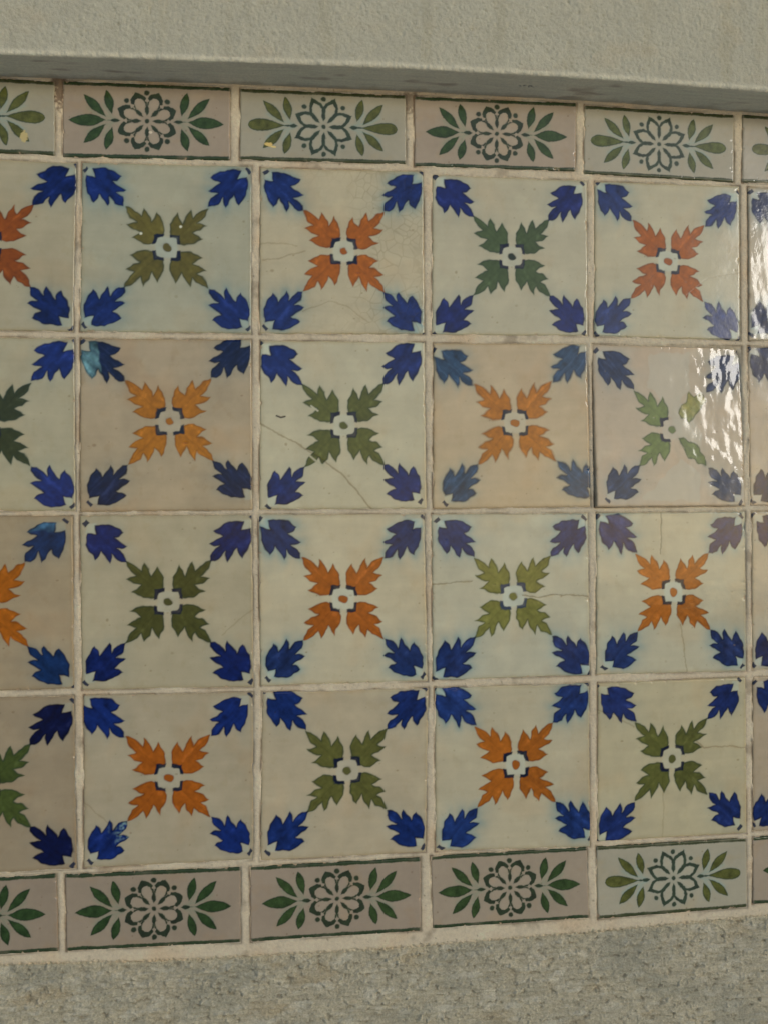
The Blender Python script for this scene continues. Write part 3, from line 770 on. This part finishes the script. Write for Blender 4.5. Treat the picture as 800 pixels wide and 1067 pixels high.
# ------------------------------------------------------------------ plaster ledge above the tiles
gx = np.arange(-480, 465, 1.0)
prof = []      # (depth out of the wall in mm, height above the soffit in mm, part of the way along the edge)
for t in np.arange(-2, 41.6, 1.1): prof.append((t, 0, 0))
for a in np.linspace(0, math.pi / 2, 8)[1:]: prof.append((42 + 3 * math.sin(a), 3 - 3 * math.cos(a), 1))
for t in np.arange(3.9, 230, .95): prof.append((45, t, 2))
prof = np.array(prof)
PX, PI_ = np.meshgrid(gx, np.arange(len(prof)))
out = prof[PI_, 0]; up = prof[PI_, 1]; kind = prof[PI_, 2]
zc = np.interp(gx, [-480, -350, -166, -12, 132, 312, 465], [346, 350.6, 354.6, 356.7, 357.2, 354.8, 351])
zf = np.interp(gx, [-480, -342, -197, -44, 117, 288, 465], [346, 351.2, 355.2, 358.6, 359.6, 356.9, 352])
kk = np.ones(41) / 41
zc = np.convolve(np.pad(zc, 20, 'edge'), kk, 'valid'); zf = np.convolve(np.pad(zf, 20, 'edge'), kk, 'valid')
zs = zc[None, :] * (1 - out / 45) + zf[None, :] * out / 45
face = sstep(1.0, 6.0, up)
S = np.where(kind > 1, up, out - 45)
nA = fbm(PX * .022, S * .022, 201, 3); nB = fbm(PX * .13, S * .13, 203, 3); nC = fbm(PX * .33, S * .33, 207, 3)
pits = sstep(.42, .8, fbm(PX * .33, S * .33, 211, 2)) * sstep(-.6, .5, nA + .3); bl = sstep(.35, .85, fbm(PX * .28, S * .3, 213, 2))
disp = face * (.6 * nA + .30 * nB + .34 * nC - .55 * pits + .35 * bl) + (1 - face) * (.45 * nA + .14 * fbm(PX * .05, S * .4, 215, 3) + .05 * nC)
edge = np.exp(-(S / 3.0) ** 2) * (.8 * fbm(PX * .09, S * 0, 221, 5))
oy = out + np.where(kind > 1, disp, 0) + np.where(kind == 1, disp * .7, 0) + edge
oz = zs + up + np.where(kind == 0, -disp * sstep(0, 5, out), 0) - np.where(kind == 1, disp * .5, 0) - edge * .7
c = np.ones(PX.shape + (3,)) * alb((147, 143, 123))
c = c * (1 + .05 * nA + .04 * nB + .03 * nC)[..., None]
c = mix(c, c * np.array([.72, .70, .64]), pits * face * .6)
streak = sstep(.2, .9, fbm(PX * .05, S * .008 + 3, 243, 4)) * face
c = mix(c, c * np.array([.90, .87, .80]), streak * .5)
rosy = sstep(.25, .9, fbm(PX * .018, S * .022, 225, 3))
c = mix(c, c * np.array([1.03, .97, .91]), rosy * .6)
sof = np.ones_like(c) * alb((172, 166, 143)) * (1 + .08 * fbm(PX * .03, S * .3, 227, 4))[..., None]
grime = sstep(9, 0, out + 5 * fbm(PX * .05, S * 0, 241, 3)) * (kind == 0)
sof = mix(sof, sof * np.array([.66, .60, .50]), grime * .7)
sof = mix(sof, np.ones_like(c) * alb((118, 96, 74)), sstep(.45, .9, fbm(PX * .018, S * .06, 229, 3)) * .55)
marks = sstep(9, 5, np.hypot((PX - 83) * .8, (S + 22) * 3.2)) * sstep(.0, .3, fbm(PX * .5, S * .5, 231, 2))
sof = mix(sof, np.ones_like(c) * alb((62, 56, 46)), marks * .7)
c = mix(sof, c, face)
c = mix(c, c * .72, sstep(7, 3, np.hypot(PX - 283, (S - 88) * .8) + 2.5 * nB) * (kind > 1))
c = np.clip(c, .01, .85)
co = np.stack([PX, -oy, oz], -1).reshape(-1, 3) * MM
lo = make_mesh('plaster_ledge', co, grid_quads(len(gx), len(prof))[:, ::-1], c.reshape(-1, 3), None, PLASTER)
# close the ledge with a top, ends and back so that it is a solid beam
tag(lo, 'thick off-white plaster ledge with stippled face and smooth grey underside above the tiles', 'ledge')

# ------------------------------------------------------------------ the floor in front of the wall (out of frame, throws light up under the ledge)
me = bpy.data.meshes.new('ground')
me.from_pydata([(-12, -14, -1.05), (12, -14, -1.05), (12, .1, -1.05), (-12, .1, -1.05)], [], [(0, 1, 2, 3)])
GR, nt, b = new_mat('pale_stone_paving'); b.inputs['Roughness'].default_value = .8
t = noise_node(nt, 3, 5); cr = nt.nodes.new('ShaderNodeValToRGB')
cr.color_ramp.elements[0].color = (.70, .67, .61, 1); cr.color_ramp.elements[1].color = (.80, .77, .70, 1)
nt.links.new(t.outputs['Fac'], cr.inputs[0]); nt.links.new(cr.outputs[0], b.inputs['Base Color'])
me.materials.append(GR); g = bpy.data.objects.new('ground', me); COL.objects.link(g); g['kind'] = 'structure'

# ------------------------------------------------------------------ light
AZ, EL = math.radians(SUN_AZ), math.radians(SUN_EL)
d = Vector((math.sin(AZ) * math.cos(EL), -math.cos(AZ) * math.cos(EL), math.sin(EL)))     # towards the sun
sun = bpy.data.lights.new('sun', 'SUN'); sun.energy = SUN_E; sun.angle = math.radians(SUN_ANG); sun.color = (1.0, .95, .87)
so = bpy.data.objects.new('sun', sun); COL.objects.link(so); so.rotation_euler = d.to_track_quat('Z', 'Y').to_euler()
w = bpy.data.worlds.new('World'); scene.world = w; w.use_nodes = True
nt = w.node_tree; bg = nt.nodes['Background']
sky = nt.nodes.new('ShaderNodeTexSky'); sky.sky_type = 'NISHITA'; sky.sun_disc = False
sky.sun_elevation = EL; sky.sun_rotation = math.atan2(d.x, d.y)
sky.dust_density = 1.0; sky.ozone_density = 3.0; sky.air_density = 0.8
nt.links.new(sky.outputs[0], bg.inputs['Color']); bg.inputs['Strength'].default_value = SKY_S

# ------------------------------------------------------------------ camera
cam = bpy.data.cameras.new('camera'); co_ = bpy.data.objects.new('camera', cam); COL.objects.link(co_); scene.camera = co_
R = Vector((0.98677564, -0.16198007, -0.00602451)); Uv = Vector((0.00462447, -0.00901891, 0.99994864)); B = Vector((-0.16202608, -0.98675281, -0.00815057))
M = Matrix((( R.x, Uv.x, B.x, -.19675889), (R.y, Uv.y, B.y, -.95954601), (R.z, Uv.z, B.z, -.00863468), (0, 0, 0, 1)))
co_.matrix_world = M
cam.sensor_fit = 'VERTICAL'; cam.sensor_height = 24.0; cam.lens = 1200.0 / 1067.0 * 24.0
cam.clip_start = .02; cam.clip_end = 200

scene.render.engine = 'CYCLES'
scene.render.resolution_x = 767; scene.render.resolution_y = 1024
vs = scene.view_settings; vs.view_transform = 'Standard'; vs.look = 'None'; vs.gamma = 1; vs.use_curve_mapping = False
vs.exposure = EXPO
